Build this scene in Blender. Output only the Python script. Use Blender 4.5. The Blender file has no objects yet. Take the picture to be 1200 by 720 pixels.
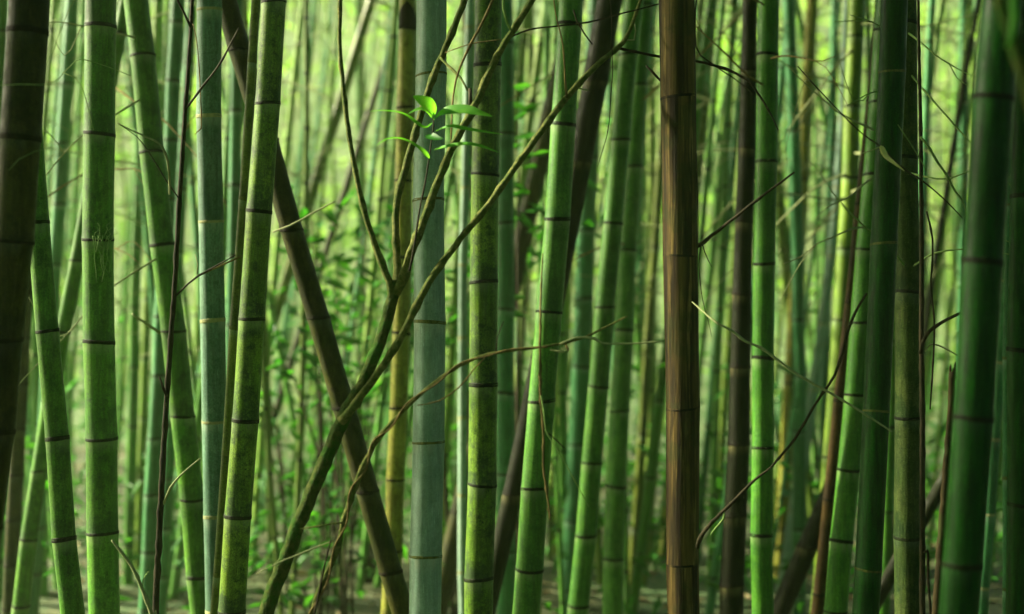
import bpy, math, random
import numpy as np
from mathutils import Vector

R = math.radians
rng = random.Random(11)
sc = bpy.context.scene
col = sc.collection

# ------------------------------------------------------------------ camera, world, sun, exposure
FPX = 1648.0            # focal length in photograph pixels (1200 wide)
CAM_Z = 1.6
cam_d = bpy.data.cameras.new('camera')
cam = bpy.data.objects.new('camera', cam_d)
col.objects.link(cam)
cam.location = (0, 0, CAM_Z)
cam.rotation_euler = (R(90), 0, 0)
cam_d.sensor_width = 36.0
cam_d.lens = 36.0 * FPX / 1200.0
cam_d.clip_start = 0.05
cam_d.clip_end = 600
cam_d.dof.use_dof = True
cam_d.dof.focus_distance = 3.7
cam_d.dof.aperture_fstop = 1.7
sc.camera = cam

SUN_AZ, SUN_EL = R(-75), R(29)        # azimuth measured from the view direction, negative = left
w = bpy.data.worlds.new('World'); sc.world = w; w.use_nodes = True
nt = w.node_tree
bg = nt.nodes['Background']
sky = nt.nodes.new('ShaderNodeTexSky'); sky.sky_type = 'NISHITA'; sky.sun_disc = False
sky.sun_elevation = SUN_EL; sky.sun_rotation = SUN_AZ
sky.air_density = 1.0; sky.dust_density = 2.5; sky.ozone_density = 0.6
nt.links.new(sky.outputs[0], bg.inputs[0]); bg.inputs[1].default_value = 0.05
sd = bpy.data.lights.new('sun', 'SUN'); so = bpy.data.objects.new('sun', sd); col.objects.link(so)
sd.energy = 5.0; sd.angle = R(2.0); sd.color = (1.0, 0.92, 0.66)
sdir = Vector((math.sin(SUN_AZ) * math.cos(SUN_EL), math.cos(SUN_AZ) * math.cos(SUN_EL), math.sin(SUN_EL)))
so.rotation_euler = sdir.to_track_quat('Z', 'Y').to_euler(); so.location = sdir * 60
sc.view_settings.view_transform = 'Standard'; sc.view_settings.look = 'None'
sc.view_settings.exposure = 2.6; sc.view_settings.gamma = 1.0
sc.cycles.use_denoising = True
sc.cycles.max_bounces = 8; sc.cycles.diffuse_bounces = 3; sc.cycles.glossy_bounces = 2
sc.cycles.transmission_bounces = 3; sc.cycles.volume_bounces = 1; sc.cycles.transparent_max_bounces = 4
sc.cycles.sample_clamp_indirect = 4.0
sc.cycles.caustics_reflective = False; sc.cycles.caustics_refractive = False

# ------------------------------------------------------------------ helpers
def P(px, py, D):
    return Vector(((px - 600) / FPX * D, D, CAM_Z - (py - 360) / FPX * D))

def tag(o, label=None, cat=None, group=None, kind=None):
    if label: o['label'] = label
    if cat: o['category'] = cat
    if group: o['group'] = group
    if kind: o['kind'] = kind
    return o

def empty(name, loc):
    o = bpy.data.objects.new(name, None); col.objects.link(o); o.location = loc
    o.empty_display_size = 0.1
    return o

class MB:
    """collects vertices, faces, per-vertex attributes; builds ONE mesh object"""
    def __init__(s): s.v = []; s.f = []; s.mi = []; s.up = []; s.lo = []
    def ring_tube(s, rings, up=None, lo=None, mi=0, cap0=False, cap1=False):
        n = len(rings[0]); b = len(s.v)
        for k, r in enumerate(rings):
            s.v.extend(r)
            s.up.extend([1.0 if up is None else up[k]] * n)
            s.lo.extend([1.0 if lo is None else lo[k]] * n)
        for k in range(len(rings) - 1):
            for i in range(n):
                j = (i + 1) % n
                s.f.append((b + k*n + i, b + k*n + j, b + (k+1)*n + j, b + (k+1)*n + i)); s.mi.append(mi)
        if cap0: s.f.append(tuple(b + i for i in range(n))[::-1]); s.mi.append(mi)
        if cap1: s.f.append(tuple(b + (len(rings)-1)*n + i for i in range(n))); s.mi.append(mi)
    def build(s, name, mats, parent=None, origin=None, smooth=True):
        me = bpy.data.meshes.new(name)
        o0 = origin if origin is not None else Vector((0, 0, 0))
        me.from_pydata([(x[0]-o0[0], x[1]-o0[1], x[2]-o0[2]) for x in s.v], [], s.f)
        if not isinstance(mats, (list, tuple)): mats = [mats]
        for m in mats: me.materials.append(m)
        if len(mats) > 1: me.polygons.foreach_set('material_index', s.mi)
        if smooth: me.polygons.foreach_set('use_smooth', [True]*len(me.polygons))
        if len(s.up) == len(s.v):
            a = me.attributes.new('nodeup', 'FLOAT', 'POINT'); a.data.foreach_set('value', s.up)
            a = me.attributes.new('nodelow', 'FLOAT', 'POINT'); a.data.foreach_set('value', s.lo)
        o = bpy.data.objects.new(name, me); col.objects.link(o)
        if parent is not None: o.parent = parent
        return o

def np_mesh(name, V, F, mat, parent=None):
    me = bpy.data.meshes.new(name)
    me.vertices.add(len(V)); me.vertices.foreach_set('co', V.astype(np.float32).ravel())
    k = F.shape[1]
    me.loops.add(F.size); me.loops.foreach_set('vertex_index', F.astype(np.int32).ravel())
    me.polygons.add(len(F)); me.polygons.foreach_set('loop_start', np.arange(len(F), dtype=np.int32)*k)
    me.update(calc_edges=True); me.validate()
    me.materials.append(mat)
    o = bpy.data.objects.new(name, me); col.objects.link(o)
    if parent is not None: o.parent = parent
    return o

def catmull(pts, step):
    """pts: list of (Vector, radius) -> resampled list"""
    out = []
    n = len(pts)
    for i in range(n - 1):
        p0 = pts[max(i-1, 0)]; p1 = pts[i]; p2 = pts[i+1]; p3 = pts[min(i+2, n-1)]
        L = (p2[0] - p1[0]).length; m = max(1, int(L/step))
        for k in range(m):
            t = k/m; t2 = t*t; t3 = t2*t
            q = 0.5*((2*p1[0]) + (p2[0]-p0[0])*t + (2*p0[0]-5*p1[0]+4*p2[0]-p3[0])*t2 + (3*p1[0]-p0[0]-3*p2[0]+p3[0])*t3)
            out.append((q, p1[1]*(1-t) + p2[1]*t))
    out.append(pts[-1])
    return out

def tube(mb, pts, n=8, step=0.025, wob=0.0, knob=0.0, seed=0, cap=True):
    """a smooth limb through world points (Vector, radius), with uneven thickness"""
    rr = random.Random(seed)
    c = catmull(pts, step)
    rings = []; ax = None; since = 0; nxt = rr.uniform(2, 5)
    for k, (q, r) in enumerate(c):
        d = (c[min(k+1, len(c)-1)][0] - c[max(k-1, 0)][0]).normalized()
        if ax is None:
            ax = d.orthogonal().normalized()
        ax = (ax - d*ax.dot(d)).normalized(); ay = d.cross(ax)
        if 0 < k < len(c)-1: q = q + (ax*rr.uniform(-1, 1) + ay*rr.uniform(-1, 1))*r*wob
        since += 1; s = 1.0
        if since >= nxt: s = 1 + knob; since = 0; nxt = rr.uniform(3, 7)
        rings.append([q + (ax*math.cos(a) + ay*math.sin(a))*r*s*(1+rr.uniform(-wob, wob)*.6) for a in (2*math.pi*i/n for i in range(n))])
    mb.ring_tube(rings, cap0=cap, cap1=cap)

def limb(spec, D0=None):
    """[(px,py,D,width_px)] -> world points with radii"""
    return [(P(a, b, d), wd*0.5*d/FPX) for a, b, d, wd in spec]

# ------------------------------------------------------------------ materials
def mat_new(name):
    m = bpy.data.materials.new(name); m.use_nodes = True
    t = m.node_tree; b = t.nodes['Principled BSDF']
    return m, t, b

def N(t, kind, **kw):
    n = t.nodes.new(kind)
    for k, v in kw.items():
        if k == 'op': n.operation = v
        else: setattr(n, k, v)
    return n

def mixc(t, fac, a, b, blend='MIX'):
    n = t.nodes.new('ShaderNodeMix'); n.data_type = 'RGBA'; n.blend_type = blend
    for sock, val in ((0, fac), (6, a), (7, b)):
        if hasattr(val, 'links') or hasattr(val, 'is_linked'): t.links.new(val, n.inputs[sock])
        elif sock == 0: n.inputs[0].default_value = val
        else: n.inputs[sock].default_value = (*val, 1)
    return n.outputs[2]

def mapr(t, val, a, b, c=0.0, d=1.0, smooth=True):
    n = t.nodes.new('ShaderNodeMapRange'); n.interpolation_type = 'SMOOTHSTEP' if smooth else 'LINEAR'
    t.links.new(val, n.inputs[0])
    for i, x in enumerate((a, b, c, d)): n.inputs[i+1].default_value = x
    return n.outputs[0]

def noise(t, vec, scale, detail=4, rough=0.55):
    n = t.nodes.new('ShaderNodeTexNoise'); t.links.new(vec, n.inputs['Vector'])
    n.inputs['Scale'].default_value = scale; n.inputs['Detail'].default_value = detail; n.inputs['Roughness'].default_value = rough
    return n.outputs[0]

def coords(t, stretch=(1, 1, 1)):
    tc = t.nodes.new('ShaderNodeTexCoord'); oi = t.nodes.new('ShaderNodeObjectInfo')
    mul = N(t, 'ShaderNodeMath', op='MULTIPLY'); t.links.new(oi.outputs['Random'], mul.inputs[0]); mul.inputs[1].default_value = 37.0
    add = N(t, 'ShaderNodeVectorMath', op='ADD'); t.links.new(tc.outputs['Object'], add.inputs[0]); t.links.new(mul.outputs[0], add.inputs[1])
    out = []
    for s in stretch if isinstance(stretch, list) else [stretch]:
        mp = t.nodes.new('ShaderNodeMapping'); t.links.new(add.outputs[0], mp.inputs[0]); mp.inputs['Scale'].default_value = s
        out.append(mp.outputs[0])
    return out, oi.outputs['Random']

def bamboo_mat(name, c1, c2, stain, stain_amt=0.4, wax=(0.3, 0.4, 0.3), wax_amt=0.3, streak=0.35, rough=0.42, bump=0.25, fleck=0.3, fleck_col=None, stretch=0.10, coat=0.0, spec=0.2, sheen=0.12, speck=1.0):
    m, t, b = mat_new(name)
    (iso, ver), rnd = coords(t, [(1, 1, 1), (1, 1, stretch)])
    big = mapr(t, noise(t, iso, 7, 5, .6), .35, .65)
    base = mixc(t, big, c1, c2)
    # vertical fibre streaks
    st = mapr(t, noise(t, ver, 95, 4, .65), .28, .72, 1-streak, 1+streak*.8)
    base = mixc(t, 1.0, base, st, 'MULTIPLY')
    # moss / sooty mould in irregular patches, richer towards the nodes
    up = N(t, 'ShaderNodeAttribute', attribute_name='nodeup'); lo = N(t, 'ShaderNodeAttribute', attribute_name='nodelow')
    patch = noise(t, iso, 26, 8, .72)
    near = mapr(t, lo.outputs['Fac'], .0, .09, .14, 0.0)
    padd = N(t, 'ShaderNodeMath', op='ADD'); t.links.new(patch, padd.inputs[0]); t.links.new(near, padd.inputs[1])
    sm = mapr(t, padd.outputs[0], .50, .66, 0, stain_amt)
    base = mixc(t, sm, base, stain)
    blot = noise(t, iso, 11, 9, .75)
    base = mixc(t, mapr(t, blot, .50, .63, 0, stain_amt*.75), base, stain)
    scr = noise(t, ver, 210, 2, .5)
    base = mixc(t, mapr(t, scr, .64, .74, 0, .35), base, tuple(min(1, x*1.9+.015) for x in c2))
    # fine grain of mould and dust
    sp = mapr(t, noise(t, iso, 300, 3, .7), .36, .64, 1-.28*speck, 1+.28*speck)
    base = mixc(t, 1.0, base, sp, 'MULTIPLY')
    pm = N(t, 'ShaderNodeMath', op='MULTIPLY'); t.links.new(mapr(t, noise(t, iso, 125, 6, .75), .535, .60, 0, .85*speck), pm.inputs[0])
    t.links.new(mapr(t, noise(t, iso, 5.5, 5, .65), .42, .60, .08, 1.0), pm.inputs[1])
    base = mixc(t, pm.outputs[0], base, stain)
    # fine flecks of lichen
    if fleck > 0:
        fl = mapr(t, noise(t, iso, 210, 3, .7), .60, .70, 0, fleck)
        base = mixc(t, fl, base, fleck_col or tuple(min(1, x*2.2+.02) for x in c2))
    # waxy bloom below the node above
    wx = mapr(t, up.outputs['Fac'], .045, .004, 0, wax_amt)
    wn = mapr(t, noise(t, ver, 40, 3), .3, .6)
    wm = N(t, 'ShaderNodeMath', op='MULTIPLY'); t.links.new(wx, wm.inputs[0]); t.links.new(wn, wm.inputs[1])
    base = mixc(t, wm.outputs[0], base, wax)
    var = mapr(t, rnd, 0, 1, .82, 1.18, False)
    base = mixc(t, 1.0, base, var, 'MULTIPLY')
    t.links.new(base, b.inputs['Base Color'])
    t.links.new(mapr(t, patch, .3, .7, rough-.1, rough+.22), b.inputs['Roughness'])
    b.inputs['Specular IOR Level'].default_value = spec
    b.inputs['Sheen Weight'].default_value = sheen; b.inputs['Sheen Roughness'].default_value = .35; b.inputs['Sheen Tint'].default_value = (.85, 1, .55, 1); b.inputs['Coat Weight'].default_value = coat; b.inputs['Coat Roughness'].default_value = .28
    bp = t.nodes.new('ShaderNodeBump'); bp.inputs['Strength'].default_value = bump; bp.inputs['Distance'].default_value = 0.0025
    hsum = N(t, 'ShaderNodeMath', op='ADD'); t.links.new(noise(t, ver, 120, 3), hsum.inputs[0]); t.links.new(noise(t, iso, 170, 4), hsum.inputs[1])
    t.links.new(hsum.outputs[0], bp.inputs['Height']); t.links.new(bp.outputs[0], b.inputs['Normal'])
    return m

def rough_mat(name, c1, c2, scale=40, rough=0.8, bump=0.6, stretch=(1, 1, .3), c3=None, c3_amt=.5, depth=.004):
    m, t, b = mat_new(name)
    (iso, ver), rnd = coords(t, [(1, 1, 1), stretch])
    base = mixc(t, mapr(t, noise(t, ver, scale, 6, .65), .35, .65), c1, c2)
    if c3: base = mixc(t, mapr(t, noise(t, iso, scale*.35, 6, .7), .48, .6, 0, c3_amt), base, c3)
    base = mixc(t, 1.0, base, mapr(t, rnd, 0, 1, .85, 1.15, False), 'MULTIPLY')
    t.links.new(base, b.inputs['Base Color']); b.inputs['Roughness'].default_value = rough
    b.inputs['Specular IOR Level'].default_value = 0.1
    bp = t.nodes.new('ShaderNodeBump'); bp.inputs['Strength'].default_value = bump; bp.inputs['Distance'].default_value = depth
    t.links.new(noise(t, iso, scale*2.5, 5, .7), bp.inputs['Height']); t.links.new(bp.outputs[0], b.inputs['Normal'])
    return m

def leaf_mat(name, c1, c2, trans=0.5, scale=3.0, rough=.5):
    m, t, b = mat_new(name)
    tc = t.nodes.new('ShaderNodeTexCoord')
    base = mixc(t, mapr(t, noise(t, tc.outputs['Object'], scale, 3), .35, .65), c1, c2)
    t.links.new(base, b.inputs['Base Color']); b.inputs['Roughness'].default_value = rough
    b.inputs['Specular IOR Level'].default_value = .3
    tr = t.nodes.new('ShaderNodeBsdfTranslucent')
    t.links.new(mixc(t, 1.0, base, (1.3, 1.25, .6), 'MULTIPLY'), tr.inputs[0])
    mx = t.nodes.new('ShaderNodeMixShader'); mx.inputs[0].default_value = trans
    t.links.new(b.outputs[0], mx.inputs[1]); t.links.new(tr.outputs[0], mx.inputs[2])
    t.links.new(mx.outputs[0], t.nodes['Material Output'].inputs[0])
    return m

M = {}
M['green']   = bamboo_mat('culm_green', (.034,.128,.005), (.060,.165,.009), (.008, .040, .005), .55, wax_amt=.45, wax=(.20, .27, .12))
M['fresh']   = bamboo_mat('culm_fresh_green', (.030,.128,.006), (.050,.165,.010), (.012, .09, .008), .35, fleck=.12, wax_amt=.45, wax=(.20, .27, .12))
M['dark']    = bamboo_mat('culm_dark_green', (.002,.032,.001), (.004,.045,.001), (.006, .040, .004), .4, wax_amt=.04, rough=.45, fleck=.35, streak=.6, fleck_col=(.03, .09, .012), spec=.12, sheen=.05)
M['mossy']   = bamboo_mat('culm_mossy', (.060,.140,.007), (.100,.178,.012), (.016, .045, .006), .95, fleck=.4, speck=1.3, wax_amt=.45, wax=(.20, .27, .12))
M['moss2']   = bamboo_mat('culm_lichen_grey', (.026,.055,.007), (.055,.080,.015), (.012, .035, .006), .85, bump=.6, rough=.62, fleck=.55, wax_amt=.1, sheen=.1, spec=.12)
M['blue']    = bamboo_mat('culm_waxy_blue_green', (.185,.300,.215), (.235,.345,.250), (.07,.15,.085), .3, wax=(.36,.40,.28), wax_amt=.5, streak=.22, rough=.5, bump=.15, fleck=.15, speck=.4)
M['blue2'] = bamboo_mat('culm_dusky_blue_green', (.060,.135,.085), (.090,.175,.110), (.03,.09,.04), .5, wax=(.30,.38,.28), wax_amt=.6, streak=.35, rough=.5, bump=.2, fleck=.3)
M['mid']    = bamboo_mat('culm_mid_green', (.040,.138,.012), (.065,.178,.018), (.012,.075,.008), .5, fleck=.2, wax_amt=.45, wax=(.20, .27, .12))
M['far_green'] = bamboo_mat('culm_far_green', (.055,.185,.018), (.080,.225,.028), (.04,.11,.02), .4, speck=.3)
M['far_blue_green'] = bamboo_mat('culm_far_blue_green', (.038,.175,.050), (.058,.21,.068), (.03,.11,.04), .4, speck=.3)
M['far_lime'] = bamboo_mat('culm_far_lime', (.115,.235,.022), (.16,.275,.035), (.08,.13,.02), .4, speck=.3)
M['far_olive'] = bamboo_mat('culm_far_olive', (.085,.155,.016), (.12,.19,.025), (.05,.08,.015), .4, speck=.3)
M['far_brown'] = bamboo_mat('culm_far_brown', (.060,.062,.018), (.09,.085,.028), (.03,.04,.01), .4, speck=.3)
M['teal']    = bamboo_mat('culm_teal', (.026,.135,.040), (.042,.165,.052), (.02, .09, .03), .4, fleck=.1)
M['yellow']  = bamboo_mat('culm_yellow', (.17,.185,.022), (.24,.24,.032), (.10, .085, .010), .75, wax_amt=.1, fleck=.2)
M['lime']    = bamboo_mat('culm_yellow_green', (.085,.170,.012), (.125,.205,.016), (.06, .10, .01), .6, fleck=.2)
M['olive']   = bamboo_mat('culm_olive', (.075,.110,.010), (.110,.140,.014), (.03, .045, .006), .6, fleck=.2)
M['brown']   = bamboo_mat('culm_dark_brown', (.016,.024,.002), (.036,.036,.004), (.012, .014, .003), .7, wax_amt=.05, fleck=.18, rough=.5, spec=.12, sheen=.05)
M['black']   = bamboo_mat('culm_blackish', (.005,.008,.001), (.009,.012,.002), (.006, .006, .002), .7, wax=(.22, .2, .08), wax_amt=.3, fleck=.2, rough=.6, spec=.1, sheen=.05)
def dead_mat(name):
    m, t, b = mat_new(name)
    (iso, ver, ver2), rnd = coords(t, [(1, 1, 1), (1, 1, .035), (1, 1, .09)])
    a = mapr(t, noise(t, ver, 42, 5, .6), .40, .60)
    base = mixc(t, a, (.018, .011, .003), (.095, .064, .015))
    base = mixc(t, mapr(t, noise(t, ver, 75, 4, .7), .54, .66, 0, .85), base, (.23, .162, .045))
    base = mixc(t, mapr(t, noise(t, ver2, 30, 6, .7), .52, .64, 0, .8), base, (.012, .009, .002))
    base = mixc(t, mapr(t, noise(t, iso, 9, 6, .7), .50, .62, 0, .5), base, (.024, .036, .005))
    t.links.new(base, b.inputs['Base Color']); b.inputs['Roughness'].default_value = .75; b.inputs['Specular IOR Level'].default_value = .15
    bp = t.nodes.new('ShaderNodeBump'); bp.inputs['Strength'].default_value = 1.0; bp.inputs['Distance'].default_value = .004
    t.links.new(noise(t, ver, 75, 5, .7), bp.inputs['Height']); t.links.new(bp.outputs[0], b.inputs['Normal'])
    return m
M['dead'] = dead_mat('culm_dead_brown')
M['rust']    = bamboo_mat('culm_rust', (.028,.018,.004), (.055,.034,.007), (.02, .010, .005), .5, wax_amt=0, fleck=.05, spec=.1, sheen=0)
M['trunk']   = rough_mat('trunk_bark', (.022, .018, .007), (.05, .036, .014), 30, .85, .8, (1, 1, .25), (.03, .06, .012), .4)
M['ring']    = rough_mat('node_dark', (.003, .006, .001), (.010, .016, .003), 120, .6, .3)
M['ringpale']= rough_mat('node_pale', (.20, .22, .09), (.30, .30, .14), 120, .6, .3)
M['ringgold']= rough_mat('node_olive', (.05, .07, .012), (.12, .13, .03), 120, .6, .3)
M['ringbrown']=rough_mat('node_brown', (.005,.005,.001), (.014,.011,.003), 120, .7, .3)
M['moss_bark']= rough_mat('mossy_bark', (.026,.060,.006), (.085,.105,.020), 55, .85, 1.0, (1, 1, 1), (.030, .11, .008), .8, depth=.009)
M['branch']  = rough_mat('branch_bark', (.055,.085,.012), (.17,.175,.045), 75, .8, 1.0, (1, 1, 1), (.05, .10, .012), .55, depth=.009)
M['twig']    = rough_mat('twig_brown', (.075, .060, .018), (.20, .15, .05), 90, .8, .5, depth=.009)
M['twigdark']= rough_mat('twig_dark', (.014, .014, .006), (.035, .028, .012), 80, .75, .5)
M['twigpale']= rough_mat('twig_pale', (.17,.21,.085), (.27,.29,.14), 80, .7, .3)
M['twiggreen']=rough_mat('twig_green', (.10, .19, .045), (.17, .26, .07), 80, .7, .3)
M['leaf']    = leaf_mat('leaf_bright', (.085,.33,.022), (.13,.40,.035), .5, 30)
M['under']   = leaf_mat('leaf_understory', (.022,.150,.012), (.055,.230,.022), .5, 2)
M['thicket'] = leaf_mat('leaf_thicket', (.11,.30,.025), (.22,.42,.05), .6, .5)
M['shade_leaf']  = leaf_mat('leaf_shade_mass', (.030, .16, .008), (.055, .22, .012), .6, .6)  # for the added unseen leaf masses; green tints the light passing through
M['dry']     = leaf_mat('leaf_dry', (.42, .44, .20), (.55, .52, .28), .4, 40)
M['litter']  = leaf_mat('leaf_litter', (.14, .105, .045), (.24, .19, .085), .1, 5, .8)

# ground
mg, t, b = mat_new('ground_soil')
tc = t.nodes.new('ShaderNodeTexCoord')
g1 = mixc(t, mapr(t, noise(t, tc.outputs['Object'], 1.2, 8, .65), .4, .6), (.020, .036, .007), (.055, .070, .016))
g1 = mixc(t, mapr(t, noise(t, tc.outputs['Object'], .35, 6, .6), .48, .58, 0, .85), g1, (.025, .075, .012))
g1 = mixc(t, mapr(t, noise(t, tc.outputs['Object'], 14, 5, .7), .5, .65, 0, .6), g1, (.15, .14, .055))
t.links.new(g1, b.inputs['Base Color']); b.inputs['Roughness'].default_value = .95
bp = t.nodes.new('ShaderNodeBump'); bp.inputs['Distance'].default_value = .03; t.links.new(noise(t, tc.outputs['Object'], 18, 6, .7), bp.inputs['Height']); t.links.new(bp.outputs[0], b.inputs['Normal'])
M['ground'] = mg
mh, t, b = mat_new('hill_foliage')
tc = t.nodes.new('ShaderNodeTexCoord')
g1 = mixc(t, mapr(t, noise(t, tc.outputs['Object'], .5, 8, .7), .38, .62), (.070, .130, .034), (.115, .185, .056))
t.links.new(g1, b.inputs['Base Color']); b.inputs['Roughness'].default_value = .9
bp = t.nodes.new('ShaderNodeBump'); bp.inputs['Distance'].default_value = .6; bp.inputs['Strength'].default_value = 1; t.links.new(noise(t, tc.outputs['Object'], 1.1, 8, .7), bp.inputs['Height']); t.links.new(bp.outputs[0], b.inputs['Normal'])
M['hill'] = mh

# ------------------------------------------------------------------ ground and hillside: one sheet each
def height(x, y):
    h = .05*math.sin(x*.9+1)*math.sin(y*.7) + .03*math.sin(x*2.3)*math.cos(y*1.9+2)
    return h
GX = np.concatenate([np.linspace(-110, -14, 14), np.linspace(-13, 13, 53), np.linspace(14, 110, 14)])
GY = np.concatenate([np.linspace(-60, -4, 10), np.linspace(-3, 24, 55), np.linspace(26, 110, 43)])
def hill(x, y):
    d = max(0.0, y - 23.5)
    return height(x, y) + (.004*d*d if d < 19 else 1.44 + .93*(d-19) if d < 36 else 17.25) + (0 if d <= 0 else min(d, 20)/20*(.4*math.sin(x*.21+.5)+.4*math.sin(x*.53+y*.3)))
mb = MB()
for y in GY:
    for x in GX: mb.v.append((x, y, height(x, y) if y <= 23.5 else hill(x, y)))
nx = len(GX)
for j in range(len(GY)-1):
    for i in range(nx-1):
        mb.f.append((j*nx+i, j*nx+i+1, (j+1)*nx+i+1, (j+1)*nx+i)); mb.mi.append(1 if GY[j] > 16 else 0)
mb.up = []; 
tag(mb.build('ground', [M['ground'], M['hill']]), kind='structure')

# ------------------------------------------------------------------ bamboo culms
MEMBERS = 'bamboo culms of the near clump'
def fit(centers):
    ys = np.array([c[1] for c in centers], float); xs = np.array([c[0] for c in centers], float)
    deg = 2 if len(centers) >= 5 else 1
    c = np.polyfit(ys, xs, deg)
    p = np.poly1d(c); dp = p.deriv()
    y0, y1 = max(ys.min(), -20), min(ys.max(), 740)
    def f(y):
        if y < y0: return float(p(y0) + dp(y0)*(y-y0))
        if y > y1: return float(p(y1) + dp(y1)*(y-y1))
        return float(p(y))
    return f

def ring_pts(c, r, n, ph=0.0, tx=0.0, ty=0.0, ax=None, wob=None):
    out = []
    for i in range(n):
        a = 2*math.pi*i/n + ph
        x, y = math.cos(a), math.sin(a)
        k = 1 if wob is None else 1 + wob*math.sin(3*a+ph*7)
        out.append(Vector((c[0] + r*k*x, c[1] + r*k*y, c[2] + r*(tx*x + ty*y))))
    return out

def culm(label, D, centers, wid, nodes, mat, ring='ring', name='bamboo_culm', cat='bamboo', group=MEMBERS, seg=20, top=6.4,
         gap=None, ring_h=.0038, bulge=.032, parts=True, cut_top=None, extra=None):
    rr = random.Random(label)
    f = fit(centers)
    zof = lambda py: CAM_Z - (py-360)/FPX*D
    pyof = lambda z: 360 + (CAM_Z - z)*FPX/D
    cx = lambda z: (f(pyof(z))-600)/FPX*D
    w0, w1 = wid
    def rad(z):
        py = min(max(pyof(z), -260), 1000)
        base = (w0 + (w1-w0)*py/720.0)*.5*D/FPX
        if z > 2.8: base *= max(.55, 1 - .09*(z-2.8))
        return base
    # node heights
    nodes = sorted(nodes)
    g = gap or ((nodes[-1]-nodes[0])/(len(nodes)-1) if len(nodes) > 1 else 120)
    pys = list(nodes)
    y = nodes[-1]
    gg = g
    while zof(y + gg*.95) > .08:
        gg *= .955; y += max(gg, g*.5); pys.append(y)
    y = nodes[0]
    ztop = cut_top if cut_top is not None else top
    zfr = zof(-60)
    while zof(y-g) < ztop-.05 and cut_top is None:
        y -= g; pys.append(y)
    zs = sorted(zof(q) for q in pys)
    zs = [z for z in zs if z < ztop-.02]
    wobx = [rr.uniform(-1, 1)*.004 for _ in zs]          # slight zigzag from node to node
    def zig(z):
        for a in range(len(zs)-1):
            if zs[a] <= z <= zs[a+1]:
                k = (z-zs[a])/(zs[a+1]-zs[a]); return wobx[a]*(1-k)+wobx[a+1]*k
        return 0.0
    base_z = 0.0
    lean_y = rr.uniform(-.02, .02)
    def C(z):
        return Vector((cx(z) + zig(z), D + lean_y*(z-CAM_Z), z))
    root = empty(name, C(base_z)); org = Vector(root.location)
    tag(root, label, cat, group)
    bounds = [-.12] + zs + [ztop]
    up_mb = MB(); have_up = False
    for k in range(len(bounds)-1):
        a, bz = bounds[k], bounds[k+1]
        L = bz-a
        if L < .01: continue
        offs = sorted(set([0, min(.004, L*.1), min(.009, L*.15), min(.02, L*.25), min(.045, L*.35), L*.5, L-min(.04, L*.35), L-min(.018, L*.25), L-min(.007, L*.12), L-min(.003, L*.07), L]))
        rings = []; ups = []; los = []
        for d in offs:
            z = a+d
            r = rad(z)
            r *= 1 + bulge*math.exp(-(d/.010)**2) + bulge*.8*math.exp(-((L-d)/.012)**2) - .012*math.sin(math.pi*d/L)
            rings.append(ring_pts(C(z), r, seg)); ups.append(L-d if k < len(bounds)-2 else 1.0); los.append(d if k > 0 else 1.0)
        offscreen = a > zfr
        if offscreen or not parts:
            up_mb.ring_tube(rings, ups, los, 0, cap1=(k == len(bounds)-2)); have_up = True
        else:
            m = MB(); m.ring_tube(rings, ups, los, 0, cap1=(k == len(bounds)-2 and cut_top is not None))
            m.build('internode', mat, root, org)
        if k < len(bounds)-2:
            z = bz; r = rad(z)
            tx, ty = rr.uniform(-.10, .10), rr.uniform(-.08, .08)
            h = ring_h*(rr.uniform(.8, 1.25))
            prof = [(-1.5, .99), (-1.2, 1+bulge*.9), (-.6, 1+bulge*1.35), (-.1, 1+bulge*1.1), (.25, 1+bulge*1.0), (.7, 1+bulge*1.5), (1.2, 1+bulge*1.1), (1.5, .99)]
            rg = []
            for (q, s) in prof:
                rg.append([v + Vector((0, 0, rr.uniform(-.0006, .0006))) for v in ring_pts(C(z) + Vector((0, 0, q*h)), r*s, seg, 0, tx, ty, wob=.006)])
            if offscreen or not parts: up_mb.ring_tube(rg, None, None, 1)
            else:
                m = MB(); m.ring_tube(rg); m.build('node_ring', M[ring], root, org)
    if have_up:
        up_mb.build('upper_stem' if parts else 'stem', [mat, M[ring]], root, org)
    return root, org, C, rad, zof

def lin(x0, x1, y0=0, y1=720): return [(x0, y0), (x1, y1)]

C_ = {}
# ---- left side
C_['A1'] = culm('thick dark brown culm at the left edge, leaning out past the frame', 3.05, [(36, 0), (26, 160), (14, 262), (3, 399), (-9, 507)], (47, 46), [38, 162, 283, 399, 507], M['brown'], 'ringbrown')
C_['A2'] = culm('green culm with bright left rim leaning from behind the thick brown edge culm', 3.6, [(46, 261), (55.5, 388), (66, 513), (76.5, 632), (84, 720)], (24, 28), [136, 261, 388, 514, 632], M['green'])
C_['A3'] = culm('thin lit culm leaning left at the lower left corner behind two straighter culms', 5.3, [(88, 306), (76, 390), (46, 552), (35, 632), (26, 709)], (15, 20), [38, 125, 213, 306, 390, 470, 552, 632, 709], M['green'])
C_['A4'] = culm('straight dark green culm with a tuft of hairy root fibres at one node', 4.1, [(115, 0), (113.5, 157), (115.5, 281), (117.5, 400), (120, 514), (121.5, 624), (123, 720)], (36, 36), [30, 157, 281, 401, 514, 624], M['green'])
C_['A5'] = culm('leaning green culm with a bright yellow left edge beside the waxy blue one', 4.6, [(158, 0), (167, 67), (179.5, 179), (191, 287), (202, 388), (214, 488), (223, 585), (233, 677)], (29, 28), [66, 179, 287, 388, 488, 585, 677], M['green'])
C_['A6'] = culm('waxy blue green culm with pale rings behind the narrow olive culm', 4.15, [(246, 0), (246, 130), (246.5, 240), (248, 375), (249.5, 480), (251, 606), (253, 720)], (29, 29), [13, 137, 260, 376, 494, 606, 717], M['blue2'], 'ringpale')
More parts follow.
